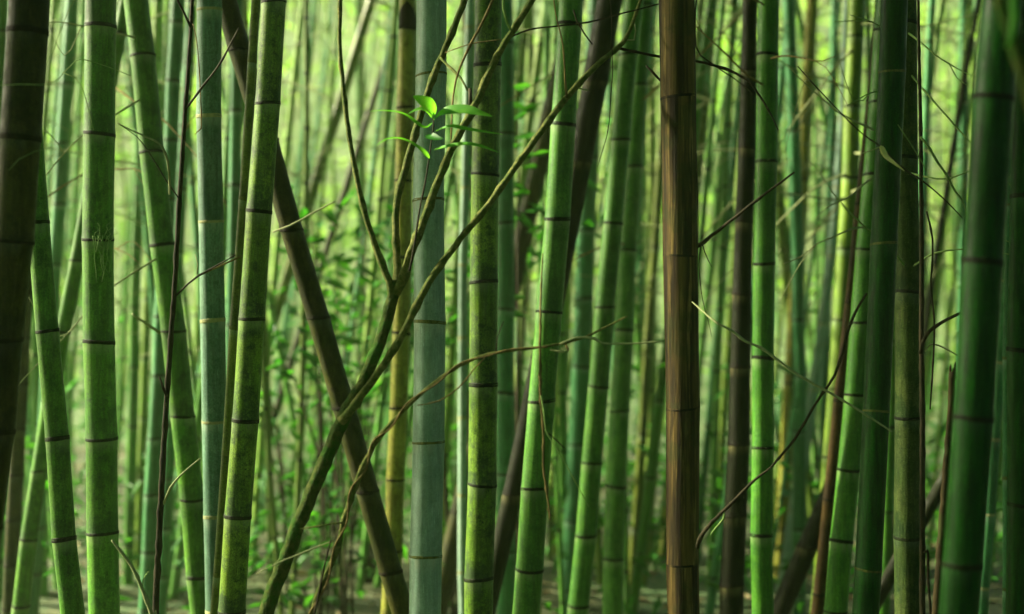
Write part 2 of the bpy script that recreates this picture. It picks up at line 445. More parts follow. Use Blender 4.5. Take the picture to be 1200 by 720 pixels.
C_['A7'] = culm('narrow olive culm running close along the mossy leaning culm', 3.98, [(299, 0), (294, 72), (286, 233), (274, 385), (265, 532), (254, 674)], (11, 10), [72, 233, 385, 532, 674], M['olive'], 'ringgold', seg=14)
C_['A8'] = culm('mossy olive green culm leaning over the crossing dark brown one', 3.8, [(321.5, 0), (311, 122), (306, 248), (295.5, 374), (288.5, 493), (278, 606), (271, 717)], (29, 32), [122, 248, 374, 493, 606, 717], M['mossy'])
C_['A9'] = culm('dark brown culm slanting steeply down across the clump towards the waxy grey culm', 4.3, [(264, 0), (342, 270), (403, 478), (458, 672)], (27, 28), [-50, 60, 165, 270, 373, 478, 576, 671], M['brown'], 'ringbrown')
# ---- centre
C_['A10'] = culm('yellow culm with a dark pointed sheath, left of the waxy grey green culm', 5.2, [(477, 0), (472, 240), (470, 391), (464, 562), (458, 720)], (20, 22), [33, 126, 212, 302, 391, 478, 562, 645], M['yellow'], 'ringbrown')
C_['A11'] = culm('waxy grey green culm with smooth pale node rings behind the leafy shoot', 3.85, [(505, 0), (504.5, 88), (504, 235), (502.5, 378), (500.5, 518), (500.5, 651), (500, 720)], (36, 38), [-60, 88, 235, 378, 518, 651], M['blue'], 'ringgold', ring_h=.003, bulge=.03)
C_['A12'] = culm('slim blue green culm just left of the stained mossy culm', 6.0, [(551, 0), (546, 180), (543, 360), (541.5, 480), (543, 720)], (10, 11), [32, 125, 220, 311, 396, 490, 580, 670], M['blue'], 'ringpale', seg=12)
C_['A13'] = culm('straight mossy green culm with black mould stains, right of the waxy grey one', 4.05, [(571, 0), (570, 76), (569, 205), (567, 331), (565, 451), (564, 568), (562.5, 678)], (32, 34), [76, 205, 331, 451, 568, 678], M['mossy'])
C_['A14'] = culm('plain blue green culm half hidden behind the stained mossy culm', 6.0, [(592, 0), (592, 240), (593, 480), (593, 720)], (18, 23), [52, 156, 261, 363, 461, 555, 647], M['teal'])
C_['A15'] = culm('black leaning trunk passing behind the broad green culm', 5.2, [(716, 0), (690, 130), (672, 240), (630, 440), (604, 560)], (31, 23), [-80, 95, 190, 420], M['black'], 'ringbrown', name='leaning_trunk', cat='dead culm', group=None, ring_h=.003)
C_['A15b'] = culm('blurred brown leaning trunk behind the blue green half hidden culm', 6.6, [(632, 190), (598, 340), (566, 480), (530, 640)], (22, 24), [60, 250, 430, 600], M['brown'], 'ringbrown', name='leaning_trunk', cat='dead culm', group=None)
C_['A16'] = culm('broad green culm whose foot is lit, in front of the black leaning trunk', 4.35, [(669, 0), (662, 146), (651, 257), (644, 366), (635, 470), (629, 573), (620, 668), (617, 720)], (28, 33), [30, 146, 257, 366, 470, 573, 668], M['mid'])
C_['A17'] = culm('green culm leaning left, front one of the close pair left of the dead brown culm', 5.4, [(742, 0), (728, 164), (718, 262), (710, 360), (700, 453), (692, 543), (686, 628), (680, 710)], (22, 25), [65, 164, 262, 360, 453, 543, 628, 710], M['mid'])
C_['A18'] = culm('green culm, rear one of the close pair left of the dead brown culm', 5.9, [(756, 0), (751, 99), (744, 196), (737, 293), (729, 387), (726, 482), (721, 570), (720, 655), (718, 720)], (19, 25), [5, 99, 196, 293, 387, 482, 570, 655], M['mid'])
C_['A19'] = culm('dead streaky brown culm, thick and upright with golden streaks', 3.5, [(794, 0), (796, 120), (797, 240), (798, 360), (798.5, 480), (800, 600), (801, 720)], (43, 38), [114, 300, 478, 660], M['dead'], 'ringbrown', name='dead_bamboo_culm', cat='dead bamboo', group=None, ring_h=.0022, bulge=.010)
C_['A20'] = culm('blackish dead culm behind the bright green one right of the brown dead culm', 5.0, [(879, 0), (874, 173), (871, 345), (867, 480), (861, 600), (857, 720)], (17, 29), [-10, 82, 173, 260, 345, 430, 520], M['black'], 'ringbrown', name='dead_bamboo_culm', cat='dead bamboo', group=None)
C_['A21'] = culm('bright green upright culm in front of the blackish dead culm', 4.6, [(899.5, 0), (900, 65), (898, 190), (894.5, 309), (894.5, 420), (893.5, 525), (894.5, 627), (893.5, 720)], (25, 26), [-55, 65, 190, 309, 420, 525, 627], M['fresh'])
# ---- right
C_['A25'] = culm('yellow green sunlit culm beside the thin rust brown stem', 6.0, [(1005, 0), (1001, 125), (996, 208), (991, 292), (988, 360), (978, 480), (968, 600), (960, 720)], (19, 22), [42, 125, 208, 292, 375, 455, 535], M['lime'])
C_['A26'] = culm('thin rust brown leaning stem between two green culms', 5.0, [(1031, 15), (1017, 165), (1008, 250), (998, 340), (983, 480), (970, 600), (957, 720)], (11, 17), [118, 240, 355, 470, 585], M['rust'], 'ringbrown', name='dead_bamboo_culm', cat='dead bamboo', group=None, seg=14)
C_['A27'] = culm('leaning green culm mostly behind the glossy dark green culm', 4.6, [(1016, 300), (1001, 463), (994, 550), (986, 633), (978, 715)], (25, 27), [205, 292, 378, 463, 550, 633, 715], M['fresh'])
C_['A28'] = culm('glossy dark green culm with long internodes and thin double rings', 3.55, [(1048, 0), (1045, 84), (1038, 240), (1034.5, 286), (1026, 482), (1015, 666), (1012, 720)], (31, 31), [84, 286, 482, 666], M['dark'], 'ringgold', ring_h=.0022, bulge=.03)
C_['A29'] = culm('rough grey green mottled culm just right of the glossy dark one', 3.95, [(1062, 0), (1062, 184), (1062, 343), (1062, 489), (1062, 629), (1063, 720)], (27, 32), [27, 184, 343, 489, 629], M['moss2'])
C_['A31'] = culm('thickest dark green culm, close and soft, near the right edge', 2.65, [(1174, 0), (1169, 115), (1157, 240), (1151, 307), (1138, 490), (1127, 662), (1123, 720)], (46, 46), [-70, 115, 307, 490, 662], M['dark'], 'ring', bulge=.03)
C_['A32'] = culm('very dark culm cut by the right edge behind the thickest green culm', 3.3, [(1199, 0), (1196, 240), (1193, 480), (1191, 720)], (24, 24), [50, 230, 410, 592], M['dark'])
C_['A33'] = culm('slim pale teal culm leaning behind the thickest green culm', 4.9, [(1179, 300), (1166, 500), (1152, 720)], (14, 16), [330, 425, 515, 604, 690], M['teal'], 'ringpale', seg=14)
C_['A33b'] = culm('slender pale green culm squeezed beside the dark right edge culm', 4.5, [(1182, 300), (1179, 520), (1178, 720)], (9, 10), [240, 420, 560, 690], M['teal'], 'ringgold', seg=12)
# ---- softer culms behind
BACK = 'blurred culms behind the near clump'
def back(label, D, cs, wid, nodes, mat, tw=0, **kw):
    r = culm(label, D, cs, wid, nodes, M[mat], kw.pop('ring', 'ring'), group=BACK, seg=12, parts=True, **kw)
    q = random.Random(label); root, org, Cf = r[0], r[1], r[2]
    for k in range(tw):         # bare side twigs springing from the culm
        z = q.uniform(1.7, 3.4); c = Cf(z); a = q.choice((0, math.pi)) + q.uniform(-.8, .8); L = q.uniform(.5, 1.3)
        d = Vector((math.cos(a), math.sin(a), q.uniform(-.25, .9))).normalized()
        e = Vector((0, 0, -q.uniform(.05, .3)))
        m = MB(); tube(m, [(c, .0045), (c + d*L*.4 + e*.1, .0038), (c + d*L*.75 + e*.5, .003), (c + d*L + e, .0015)], 5, .06, .2, .3, k)
        for b3 in range(2):
            p = c + d*L*(.4+.3*b3) + e*.3
            d2 = Vector((d.x*.7, d.y*.4 + q.uniform(-.3, .3), q.choice((-1, 1))*q.uniform(.3, .8))).normalized()
            tube(m, [(p, .0028), (p + d2*L*.25, .002), (p + d2*L*.45 + e*.3, .001)], 4, .06, .2, .2, k+9)
        m.build('twig', M['twigpale'] if q.random() < .7 else M['twig'], root, org)
    return r
back('blurred green culm cut by the left edge behind the thick brown one', 6.0, lin(0, -6), (16, 16), [37, 150, 260], 'fresh')
back('blurred blue green culm between the brown edge culm and hairy rooted culm', 7.2, [(83, 0), (74, 160), (66, 260), (58, 420)], (16, 17), [28, 98, 168, 240, 310], 'teal', tw=4)
back('dim olive brown culm behind the thick brown edge culm, low down', 5.6, [(32, 360), (19, 480), (12, 720)], (17, 18), [450, 503, 557, 610, 663], 'brown', ring='ringbrown')
back('pale teal culm at the lower left corner', 7.5, lin(20, -4, 300, 720), (14, 15), [350, 440, 530, 620], 'teal')
back('blurred green culm left of the waxy blue green one, at the top', 7.8, lin(208, 186), (14, 15), [20, 95, 170], 'fresh')
back('blurred blue green culm behind the thin dark stem', 7.0, [(223, 0), (212, 240), (204, 400)], (13, 15), [74, 148, 222, 296], 'teal')
back('blurred teal culm seen between waxy and olive culms', 6.6, lin(279, 265), (14, 16), [50, 130, 217, 300], 'teal', tw=4)
back('soft teal culm low behind the thin dark stem', 6.4, [(190, 380), (182, 480), (172, 720)], (17, 19), [440, 514, 580, 647], 'teal')
back('soft green culm left of the thin dark stem, low down', 8.0, [(160, 300), (150, 720)], (12, 13), [360, 430, 500, 570, 640], 'fresh')
back('soft yellow green culm behind the yellow edged culm', 8.4, lin(176, 160, 250, 720), (10, 11), [350, 420, 490, 560], 'lime')
back('dark olive culm leaning across the bright gap left of the yellow culm', 9.0, [(438, 0), (400, 110), (365, 225), (330, 350)], (13, 15), [40, 130, 210], 'olive', ring='ringbrown')
back('thin brown culm leaning across the bright gap towards the crossing culm', 9.5, [(450, 80), (410, 200), (375, 320), (330, 460)], (8, 11), [140, 240, 330], 'brown', ring='ringbrown')
back('broad blurred teal culm behind the leaning green pair', 7.4, [(690, 240), (676, 480), (668, 720)], (21, 23), [270, 350, 430, 520, 610], 'teal')
back('pale green blurred culm right of the broad lit green one', 9.0, lin(668, 650, 200, 720), (13, 14), [330, 420, 520, 610], 'lime')
back('thin olive yellow culm left of the dead brown culm', 8.0, [(772, 240), (752, 480), (738, 720)], (10, 12), [180, 290, 400, 510, 620], 'olive', ring='ringbrown')
back('thin green culm leaning towards the foot of the dead brown culm', 7.6, [(786, 380), (770, 480), (742, 720)], (11, 13), [380, 470, 560, 650], 'fresh')
back('yellowish thin culm just left of the dead brown culm', 8.2, [(790, 330), (772, 480), (750, 720)], (9, 10), [420, 520, 620], 'lime')
back('blurred olive culm right of the dead brown culm, at the top', 9.0, [(836, 0), (826, 120), (812, 260)], (13, 14), [45, 130, 215], 'olive', tw=7)
back('thin teal culm leaning right of the dead brown culm', 8.8, [(857, 220), (838, 400), (826, 560)], (9, 10), [260, 340, 420, 500], 'teal')
back('pale lime culm leaning beside the thin teal one', 9.6, lin(864, 832, 260, 720), (11, 12), [340, 430, 520, 610], 'lime')
back('deep green blurred culm right of the bright green one', 7.4, [(924, 0), (929, 153), (932, 240), (938, 480), (936, 720)], (15, 17), [60, 153, 228, 302, 375, 440, 505, 620], 'teal', tw=7)
back('tan yellow blurred culm crossing behind the deep green one', 8.4, [(950, 0), (942, 240), (922, 480), (912, 720)], (15, 15), [70, 145, 212, 290, 370, 450, 540, 620], 'yellow', tw=7)
back('bluish blurred culm leaning left of the yellow green sunlit one', 8.0, [(993, 0), (984, 200), (973, 300), (958, 420), (948, 500)], (12, 14), [60, 140, 220, 300, 380], 'blue', ring='ringpale', tw=4)
back('thin teal culm standing left of the yellow green sunlit one', 8.8, [(978, 0), (972, 200), (962, 720)], (10, 11), [100, 190, 280, 370, 460], 'teal', tw=7)
back('blurred teal culm in the bright gap left of the thickest green culm', 8.8, [(1126, 0), (1129, 150), (1130, 300), (1128, 720)], (12, 14), [40, 120, 190, 260], 'teal', tw=7)
back('thin dark culm leaning in the bright gap near the right', 7.5, [(1149, 0), (1135, 80), (1120, 170), (1107, 240), (1094, 320), (1084, 390)], (7, 8), [60, 150, 230, 310], 'black', ring='ringbrown', tw=7)
back('slim olive culm in the bright gap right of the mottled culm', 9.4, lin(1090, 1072), (9, 10), [70, 160, 250, 340], 'olive', tw=7)
back('green culm glimpsed low between glossy and mottled culms', 6.0, lin(1050, 1036, 300, 720), (14, 15), [400, 500, 600, 690], 'fresh')
C_['A37'] = culm('dark leaning trunk crossing low behind the rough mottled culm', 5.2, lin(1103, 1033, 567, 690), (17, 19), [480, 640], M['black'], 'ringbrown', name='leaning_trunk', cat='dead culm', group=None, top=1.0)
C_['A38'] = culm('dark brown leaning trunk low between deep green and rust stems', 5.7, lin(972, 912, 580, 716), (24, 26), [420, 640], M['black'], 'ringbrown', name='leaning_trunk', cat='dead culm', group=None, top=.9)

# ---- far culms lost in the haze: far too blurred for parts
kinds = [('far_green', 'green'), ('far_blue_green', 'blue green'), ('far_lime', 'yellow green'), ('far_olive', 'olive'), ('far_brown', 'brown')]
ANCH = [(10, 'brown edge culm'), (117, 'hairy rooted culm'), (195, 'yellow edged culm'), (247, 'waxy blue culm'), (298, 'mossy leaning culm'), (360, 'slanting dark culm'),
        (471, 'sheathed yellow culm'), (503, 'waxy grey culm'), (567, 'stained mossy culm'), (648, 'broad lit culm'), (715, 'leaning green pair'), (797, 'dead streaky culm'),
        (872, 'blackish culm'), (895, 'bright green culm'), (990, 'yellow sunlit culm'), (1035, 'glossy dark culm'), (1062, 'rough mottled culm'), (1150, 'thickest green culm')]
def far_label(colour, px, D, lean, r):
    w_ = 2*r*FPX/D
    size = 'hair thin' if w_ < 3.6 else 'thin' if w_ < 5.5 else 'slim' if w_ < 8 else 'stout'
    pose = 'upright' if abs(lean) < .03 else ('leaning ' if abs(lean) < .11 else 'slanting ') + ('right' if lean > 0 else 'left')
    a = [n for x, n in ANCH if x <= px]; b = [n for x, n in ANCH if x > px]
    where = 'between ' + a[-1] + ' and ' + b[0] if a and b else ('right of ' + a[-1] if a else 'left of ' + b[0])
    return '%s %s %s culm %s %s' % ('faint' if D > 18 else 'far', size, colour, pose, where)
def far_culm(px, D, lean, mk, label, r, cut=None):
    o = None
    rr = random.Random(px*13+D)
    m = MB(); x0 = (px-600)/FPX*D
    H = rr.uniform(7.5, 9.5); bend = rr.uniform(-.012, .012)
    Cz = lambda z: Vector((x0 + lean*(z-CAM_Z) + bend*(z-CAM_Z)**2, D + .02*z, z))
    z = rr.uniform(.1, .3); prev = -.1; g = rr.uniform(.27, .38)
    while prev < H:
        z2 = min(z, H)
        ra = r*(1-.06*max(prev, 0)); rb = r*(1-.06*z2)
        m.ring_tube([ring_pts(Cz(prev), ra, 8), ring_pts(Cz(z2-.006), rb, 8)], mi=0)
        if z2 < H: m.ring_tube([ring_pts(Cz(z2-.007), rb*1.0, 8), ring_pts(Cz(z2-.004), rb*1.09, 8), ring_pts(Cz(z2+.004), rb*1.09, 8), ring_pts(Cz(z2+.007), rb, 8)], mi=1)
        prev = z2; z = z2+g
        # thin side branches
        mi0 = list(m.mi)
        if z2 > 1.2 and rr.random() < .45:
            a = rr.uniform(0, 6.28); q = Cz(z2); L = rr.uniform(.5, 1.3)
            d = Vector((math.cos(a), math.sin(a)*.6, rr.uniform(.1, .7)))
            pts = [(q, .005), (q + d*L*.5, .0035), (q + d*L + Vector((0, 0, -.12*L)), .002)]
            tube(m, pts, 4, .2, cap=False); m.mi[len(mi0):] = [2 if rr.random() < 2 else 0]*(len(m.mi)-len(mi0))
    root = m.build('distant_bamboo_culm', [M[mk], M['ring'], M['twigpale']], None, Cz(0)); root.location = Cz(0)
    tag(root, label, 'bamboo', 'far bamboo culms in the haze')
    return root
fr = random.Random(5)
specs = []
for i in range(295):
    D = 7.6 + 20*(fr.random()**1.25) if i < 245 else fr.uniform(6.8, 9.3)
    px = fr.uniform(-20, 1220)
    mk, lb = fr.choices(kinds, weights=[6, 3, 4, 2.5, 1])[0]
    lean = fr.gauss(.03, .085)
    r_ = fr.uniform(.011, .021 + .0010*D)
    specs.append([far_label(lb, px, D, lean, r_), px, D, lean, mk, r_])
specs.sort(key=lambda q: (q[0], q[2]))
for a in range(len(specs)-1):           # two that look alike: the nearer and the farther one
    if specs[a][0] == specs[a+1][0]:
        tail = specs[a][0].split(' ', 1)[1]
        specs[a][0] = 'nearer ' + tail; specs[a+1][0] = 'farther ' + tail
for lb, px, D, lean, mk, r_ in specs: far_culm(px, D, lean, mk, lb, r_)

# ------------------------------------------------------------------ small parts on the culms
def part_tubes(name, culm_key, specs, mat, n=6, step=.02, wob=.15, knob=.0, label=None):
    root, org = C_[culm_key][0], C_[culm_key][1]
    out = []
    for i, s in enumerate(specs):
        m = MB(); tube(m, limb(s), n, step, wob, knob, i*7+3)
        o = m.build(name, mat, root, org)
        if label: o['label'] = label
        out.append(o)
    return out

# hairy aerial roots at a node of the straight dark green culm
hr = random.Random(3); m = MB()
for i in range(15):
    x, y = 120 + hr.uniform(-12, 10), 281 + hr.uniform(-5, 3)
    dx = hr.uniform(-10, 14); L = hr.uniform(14, 56) if i > 5 else -hr.uniform(8, 18)
    pts = []
    for k in range(5):
        tt = k/4; xx = x + dx*tt + hr.uniform(-3, 3)*(k > 0); o2 = (xx-115.5)/18
        dd = 4.1 - .0448*math.sqrt(max(0, 1-min(1, abs(o2))**2)) - .004 - .012*tt*hr.random()
        pts.append((xx, y + L*tt, dd, 1.0-.4*tt))
    tube(m, limb(pts), 4, .012, .1, 0, i)
m.build('root_fibres', M['twiggreen'], C_['A4'][0], C_['A4'][1])

# dark culm sheath on the yellow culm
root, org, Cf, rad, zof = C_['A10']
m = MB(); rings = []
for k in range(9):
    tt = k/8; z = zof(33) + (zof(2)-zof(33))*tt
    half = (1-tt**2.2)*1.5 + .02
    r = rad(z)*1.045
    c = Cf(z)
    arc = [-math.pi/2 + half*(i/6-1)*1.0 if i < 6 else -math.pi/2 + half*(i/6-1) for i in range(13)]
    rings.append([Vector((c[0]+r*math.cos(a), c[1]+r*math.sin(a), z)) for a in arc] + [Vector((c[0]+r*.9*math.cos(a), c[1]+r*.9*math.sin(a), z)) for a in reversed(arc)])
m.ring_tube(rings, cap0=True, cap1=True)
m.build('culm_sheath', M['ringbrown'], root, org)

# twigs growing from culms
part_tubes('twig', 'A19', [[(812, 292, 3.5, 5), (826, 283, 3.47, 4.5), (852, 262, 3.43, 4), (880, 240, 3.4, 3.5), (931, 202, 3.36, 2.5)]], M['twigdark'], wob=.2, knob=.25)
part_tubes('twig', 'A19', [[(822, 284, 3.475, 1.5), (826, 296, 3.46, 1.5), (830, 305, 3.45, 1.2), (834, 313, 3.45, .8)],
                           [(822, 286, 3.475, 1.4), (819, 310, 3.46, 1.2), (823, 350, 3.45, 1.1), (829, 372, 3.45, .9), (834, 395, 3.45, .6)],
                           [(816, 180, 3.5, 1.6), (818, 260, 3.46, 1.2), (817, 330, 3.45, 1.2)],
                           [(816, -5, 3.5, 1.8), (816, 55, 3.49, 1.8), (835, 75, 3.47, 1.8), (860, 92, 3.45, 1.5), (886, 112, 3.44, 1)]], M['twigdark'], n=5)
part_tubes('twig', 'A5', [[(187, 390, 4.57, 4), (172, 380, 4.5, 3.5), (155, 368, 4.45, 2.5)]], M['twigpale'])
part_tubes('twig', 'A9', [[(320, 272, 4.28, 2), (345, 262, 4.22, 2.2), (370, 248, 4.2, 2), (393, 236, 4.18, 1.6)]], M['twigpale'])
part_tubes('twig', 'A7', [[(283, 300, 3.97, 2), (258, 312, 3.93, 2.2), (233, 323, 3.9, 2.2)]], M['twig'])

wr = random.Random(21)
for key, n, pm in (('A25', 9, 'twigpale'), ('A29', 7, 'twiggreen'), ('A21', 3, 'twig'), ('A27', 3, 'twigpale'), ('A18', 3, 'twig'), ('A5', 3, 'twigpale'), ('A3', 4, 'twig')):
    root, org, Cf, rad, zof = C_[key]
    for k in range(n):
        py = wr.uniform(-30, 330); c = Cf(zof(py)); D = c.y; px = 600 + c.x*FPX/D
        sx = wr.choice((-1, 1)); L = wr.uniform(60, 190); up = wr.uniform(-.9, .9)
        spec = [(px, py, D, 2.6)]; x, yy = px, py
        for q in range(5):
            x += sx*L/5; up += wr.uniform(-.35, .45); yy += up*L/5 + wr.uniform(-4, 4)
            spec.append((x, yy, D - .12 - .05*q, 2.3-.36*q))
        m = MB(); tube(m, limb(spec), 5, .03, .15, .25, k)
        x2, y2 = spec[3][0], spec[3][1]
        tube(m, limb([(x2, y2, spec[3][2], 1.3), (x2+sx*20, y2+wr.uniform(-35, 35), spec[3][2]-.05, 1.1), (x2+sx*45, y2+wr.uniform(-70, 70), spec[3][2]-.1, .6)]), 4, .03, .1, .2, k+5)
        m.build('twig', M[pm], root, org)

# ------------------------------------------------------------------ forked mossy branch and its limbs
def ground_ext(px, py, D):      # where a limb meets the soil, below the frame
    return px
root = empty('forked_branch', P(235, 360+CAM_Z*FPX/3.35, 3.35)); org = Vector(root.location)
tag(root, 'mossy forked branch rising from the bottom and splitting across the waxy grey culm', 'branch')
m = MB()
tube(m, limb([(235, 1155, 3.35, 24.18), (262, 900, 3.35, 20.46), (312, 718, 3.35, 17.67), (331, 665, 3.36, 17.67), (357, 598, 3.37, 16.74), (383, 535, 3.38, 16.74), (403, 488, 3.38, 16.74), (424, 452, 3.40, 14.88), (445, 402, 3.42, 13.95), (457, 362, 3.43, 13.95), (466, 330, 3.44, 13.02)]), 14, .018, .10, .07, 1)
m.build('trunk', M['moss_bark'], root, org)
def bl(name, spec, mat, n=10, step=.020, wob=.14, knob=.26, seed=0):
    m = MB(); tube(m, limb(spec), n, step, wob, knob, seed); return m.build(name, mat, root, org)
bl('limb', [(460, 352, 3.43, 10.23), (456, 330, 3.43, 8.37), (442, 295, 3.43, 7.44), (425, 240, 3.43, 6.51), (411, 170, 3.43, 5.58), (402, 100, 3.43, 5.12), (398, 45, 3.43, 4.65), (400, -30, 3.43, 4.65)], M['branch'], seed=2)
bl('limb', [(464, 345, 3.44, 10.23), (466, 325, 3.45, 9.30), (464, 275, 3.48, 8.37), (465, 238, 3.5, 8.37), (474, 200, 3.52, 8.37), (484, 165, 3.53, 8.37), (507, 93, 3.55, 7.91), (533, 30, 3.56, 7.44), (556, -30, 3.56, 6.98)], M['branch'], seed=3)
bl('limb', [(463, 345, 3.43, 10.23), (470, 333, 3.43, 11.16), (482, 297, 3.42, 10.23), (500, 250, 3.42, 9.77), (507, 230, 3.42, 9.30), (533, 167, 3.43, 8.84), (557, 123, 3.44, 9.30), (577, 77, 3.45, 8.37), (600, 37, 3.46, 7.44), (640, -25, 3.47, 6.98)], M['branch'], seed=4)
bl('limb', [(400, 494, 3.37, 12.09), (412, 480, 3.36, 10.23), (430, 455, 3.36, 9.30), (463, 408, 3.36, 8.37), (503, 331, 3.38, 8.37), (540, 280, 3.4, 7.44), (573, 239, 3.42, 7.44), (600, 202, 3.44, 7.44), (643, 142, 3.47, 7.91), (667, 111, 3.5, 7.44), (700, 76, 3.55, 6.51), (730, 50, 3.6, 5.58), (742, 25, 3.62, 4.19), (754, -10, 3.65, 3.26)], M['branch'], seed=5, wob=.12)
bl('side_twig', [(664, 115, 3.49, 3.72), (662, 90, 3.48, 2.42), (660, 55, 3.48, 1.86), (651, 15, 3.48, 1.49), (648, -15, 3.48, 1.30)], M['twig'], 6, seed=6)
bl('side_twig', [(726, 57, 3.6, 4.19), (745, 61, 3.63, 3.26), (775, 67, 3.66, 3.26), (815, 72, 3.66, 3.26), (838, 77, 3.64, 3.35), (862, 86, 3.62, 3.16), (880, 97, 3.6, 2.98), (890, 112, 3.6, 2.60), (900, 128, 3.59, 2.05), (912, 153, 3.58, 1.12)], M['twigdark'], 7, seed=7, wob=.18)
bl('side_twig', [(757, 77, 3.64, 2.79), (766, 86, 3.64, 2.79), (778, 99, 3.64, 2.23)], M['twigdark'], 6, seed=8)
bl('side_twig', [(595, 45, 3.46, 2.23), (620, 35, 3.48, 1.86), (650, 31, 3.49, 1.86), (690, 26, 3.5, 2.05), (725, 17, 3.52, 1.86), (772, 5, 3.54, 1.49)], M['twigdark'], 6, seed=9, wob=.2)
bl('side_twig', [(672, 12, 3.5, 2.05), (676, 25, 3.5, 1.86), (685, 40, 3.5, 1.86), (694, 52, 3.5, 1.30)], M['twigdark'], 6, seed=10)
bl('side_twig', [(582, -10, 3.46, 3.26), (566, 25, 3.46, 3.26), (550, 55, 3.46, 3.26), (537, 85, 3.46, 2.79), (531, 115, 3.46, 2.23), (529, 150, 3.46, 1.86), (528, 172, 3.46, 1.12)], M['twig'], 6, seed=11)
bl('side_twig', [(516, 68, 3.54, 2.98), (530, 82, 3.5, 2.79), (540, 92, 3.48, 2.79), (548, 106, 3.46, 2.42)], M['branch'], 6, seed=12)
bl('side_twig', [(551, 104, 3.445, 4.19), (551, 118, 3.44, 4.65), (552, 130, 3.44, 4.65)], M['twigdark'], 7, seed=13)
bl('side_twig', [(590, -10, 3.46, 3.72), (590, 10, 3.45, 3.26), (594, 27, 3.45, 2.79), (599, 36, 3.455, 2.42)], M['twiggreen'], 6, seed=14)
bl('side_twig', [(522, 62, 3.5, 0.93), (550, 52, 3.48, 1.30), (575, 48, 3.47, 1.30), (592, 46, 3.46, 0.93)], M['twig'], 5, seed=15)
bl('side_twig', [(717, 55, 3.57, 1.12), (718, 80, 3.56, 1.12), (716, 110, 3.55, 1.30), (713, 150, 3.55, 1.12), (705, 180, 3.55, 0.93), (700, 196, 3.55, 0.74)], M['twigdark'], 5, seed=16, wob=.3)
bl('side_twig', [(714, -10, 3.56, 1.49), (717, 25, 3.56, 1.40), (716, 58, 3.56, 1.12)], M['twigdark'], 5, seed=17)
bl('side_twig', [(735, 47, 3.61, 2.23), (743, 47, 3.61, 1.86), (745, 36, 3.61, 1.49), (744, 28, 3.61, 1.12)], M['twigpale'], 5, seed=18)
bl('side_twig', [(677, 103, 3.51, 2.05), (684, 105, 3.5, 1.86), (690, 106, 3.5, 1.12)], M['twigpale'], 5, seed=19)

# twisted vine with its end twigs
root = empty('twisted_vine', P(318, 360+CAM_Z*FPX/3.25, 3.25)); org = Vector(root.location)
tag(root, 'twisted woody vine of two strands reaching right from the bottom, ending in bare twigs', 'vine')
vs = [(318, 1165, 3.25, 8.12), (345, 860, 3.25, 7.38), (366, 722, 3.25, 6.64), (380, 680, 3.25, 6.27), (395, 645, 3.25, 6.27), (403, 610, 3.25, 6.27), (414, 578, 3.25, 6.64), (425, 548, 3.25, 6.64), (440, 520, 3.24, 5.90), (455, 500, 3.23, 5.17), (480, 474, 3.22, 4.43), (510, 448, 3.22, 4.06), (540, 428, 3.22, 3.69), (570, 416, 3.22, 3.69), (600, 411, 3.22, 3.32), (640, 406, 3.22, 3.10), (680, 397, 3.22, 2.95), (705, 386, 3.22, 2.66), (735, 371, 3.22, 1.77)]
bl('strand', vs, M['branch'], 8, .015, .12, .15, 21)
vr = random.Random(4); tw = []
for k, (a, b2, d, wd) in enumerate(vs[2:-3]):
    s = 1 if k % 2 else -1
    tw.append((a + s*wd*.55, b2 + s*wd*.35, d - .006, max(2.2, wd*.42)))
bl('strand', tw, M['twig'], 6, .012, .12, .1, 22)
bl('end_twig', [(655, 404, 3.22, 2.97), (675, 396, 3.21, 2.61), (697, 397, 3.21, 3.09), (705, 402, 3.21, 2.38), (740, 403, 3.21, 1.90), (776, 400, 3.21, 1.19)], M['twigpale'], 6, seed=23)
bl('end_twig', [(645, 410, 3.22, 2.38), (655, 412, 3.21, 2.38), (665, 413, 3.21, 1.19)], M['twigpale'], 5, seed=24)
bl('end_twig', [(662, 402, 3.22, 3.09), (665, 408, 3.21, 2.61), (666, 412, 3.21, 1.19)], M['twig'], 5, seed=25)
bl('end_twig', [(489, 475, 3.21, 1.48), (515, 470, 3.2, 1.64), (540, 452, 3.2, 1.64), (556, 432, 3.2, 1.64), (568, 420, 3.2, 1.64)], M['twig'], 5, seed=26)
bl('end_twig', [(572, 418, 3.22, 1.64), (581, 412, 3.22, 1.48), (583, 395, 3.22, 1.23), (590, 377, 3.22, 0.82)], M['twigdark'], 5, seed=27)
bl('end_twig', [(408, 612, 3.25, 2.46), (390, 614, 3.24, 2.13), (372, 617, 3.24, 1.97), (352, 620, 3.24, 1.31)], M['branch'], 6, seed=28)
bl('end_twig', [(392, 633, 3.25, 1.97), (360, 646, 3.24, 1.80), (330, 658, 3.24, 1.64), (300, 673, 3.24, 1.15)], M['twigpale'], 6, seed=29)
bl('end_twig', [(368, 722, 3.24, 3.28), (375, 690, 3.24, 2.79), (382, 655, 3.24, 2.30), (388, 633, 3.24, 1.80)], M['twigdark'], 6, seed=30)

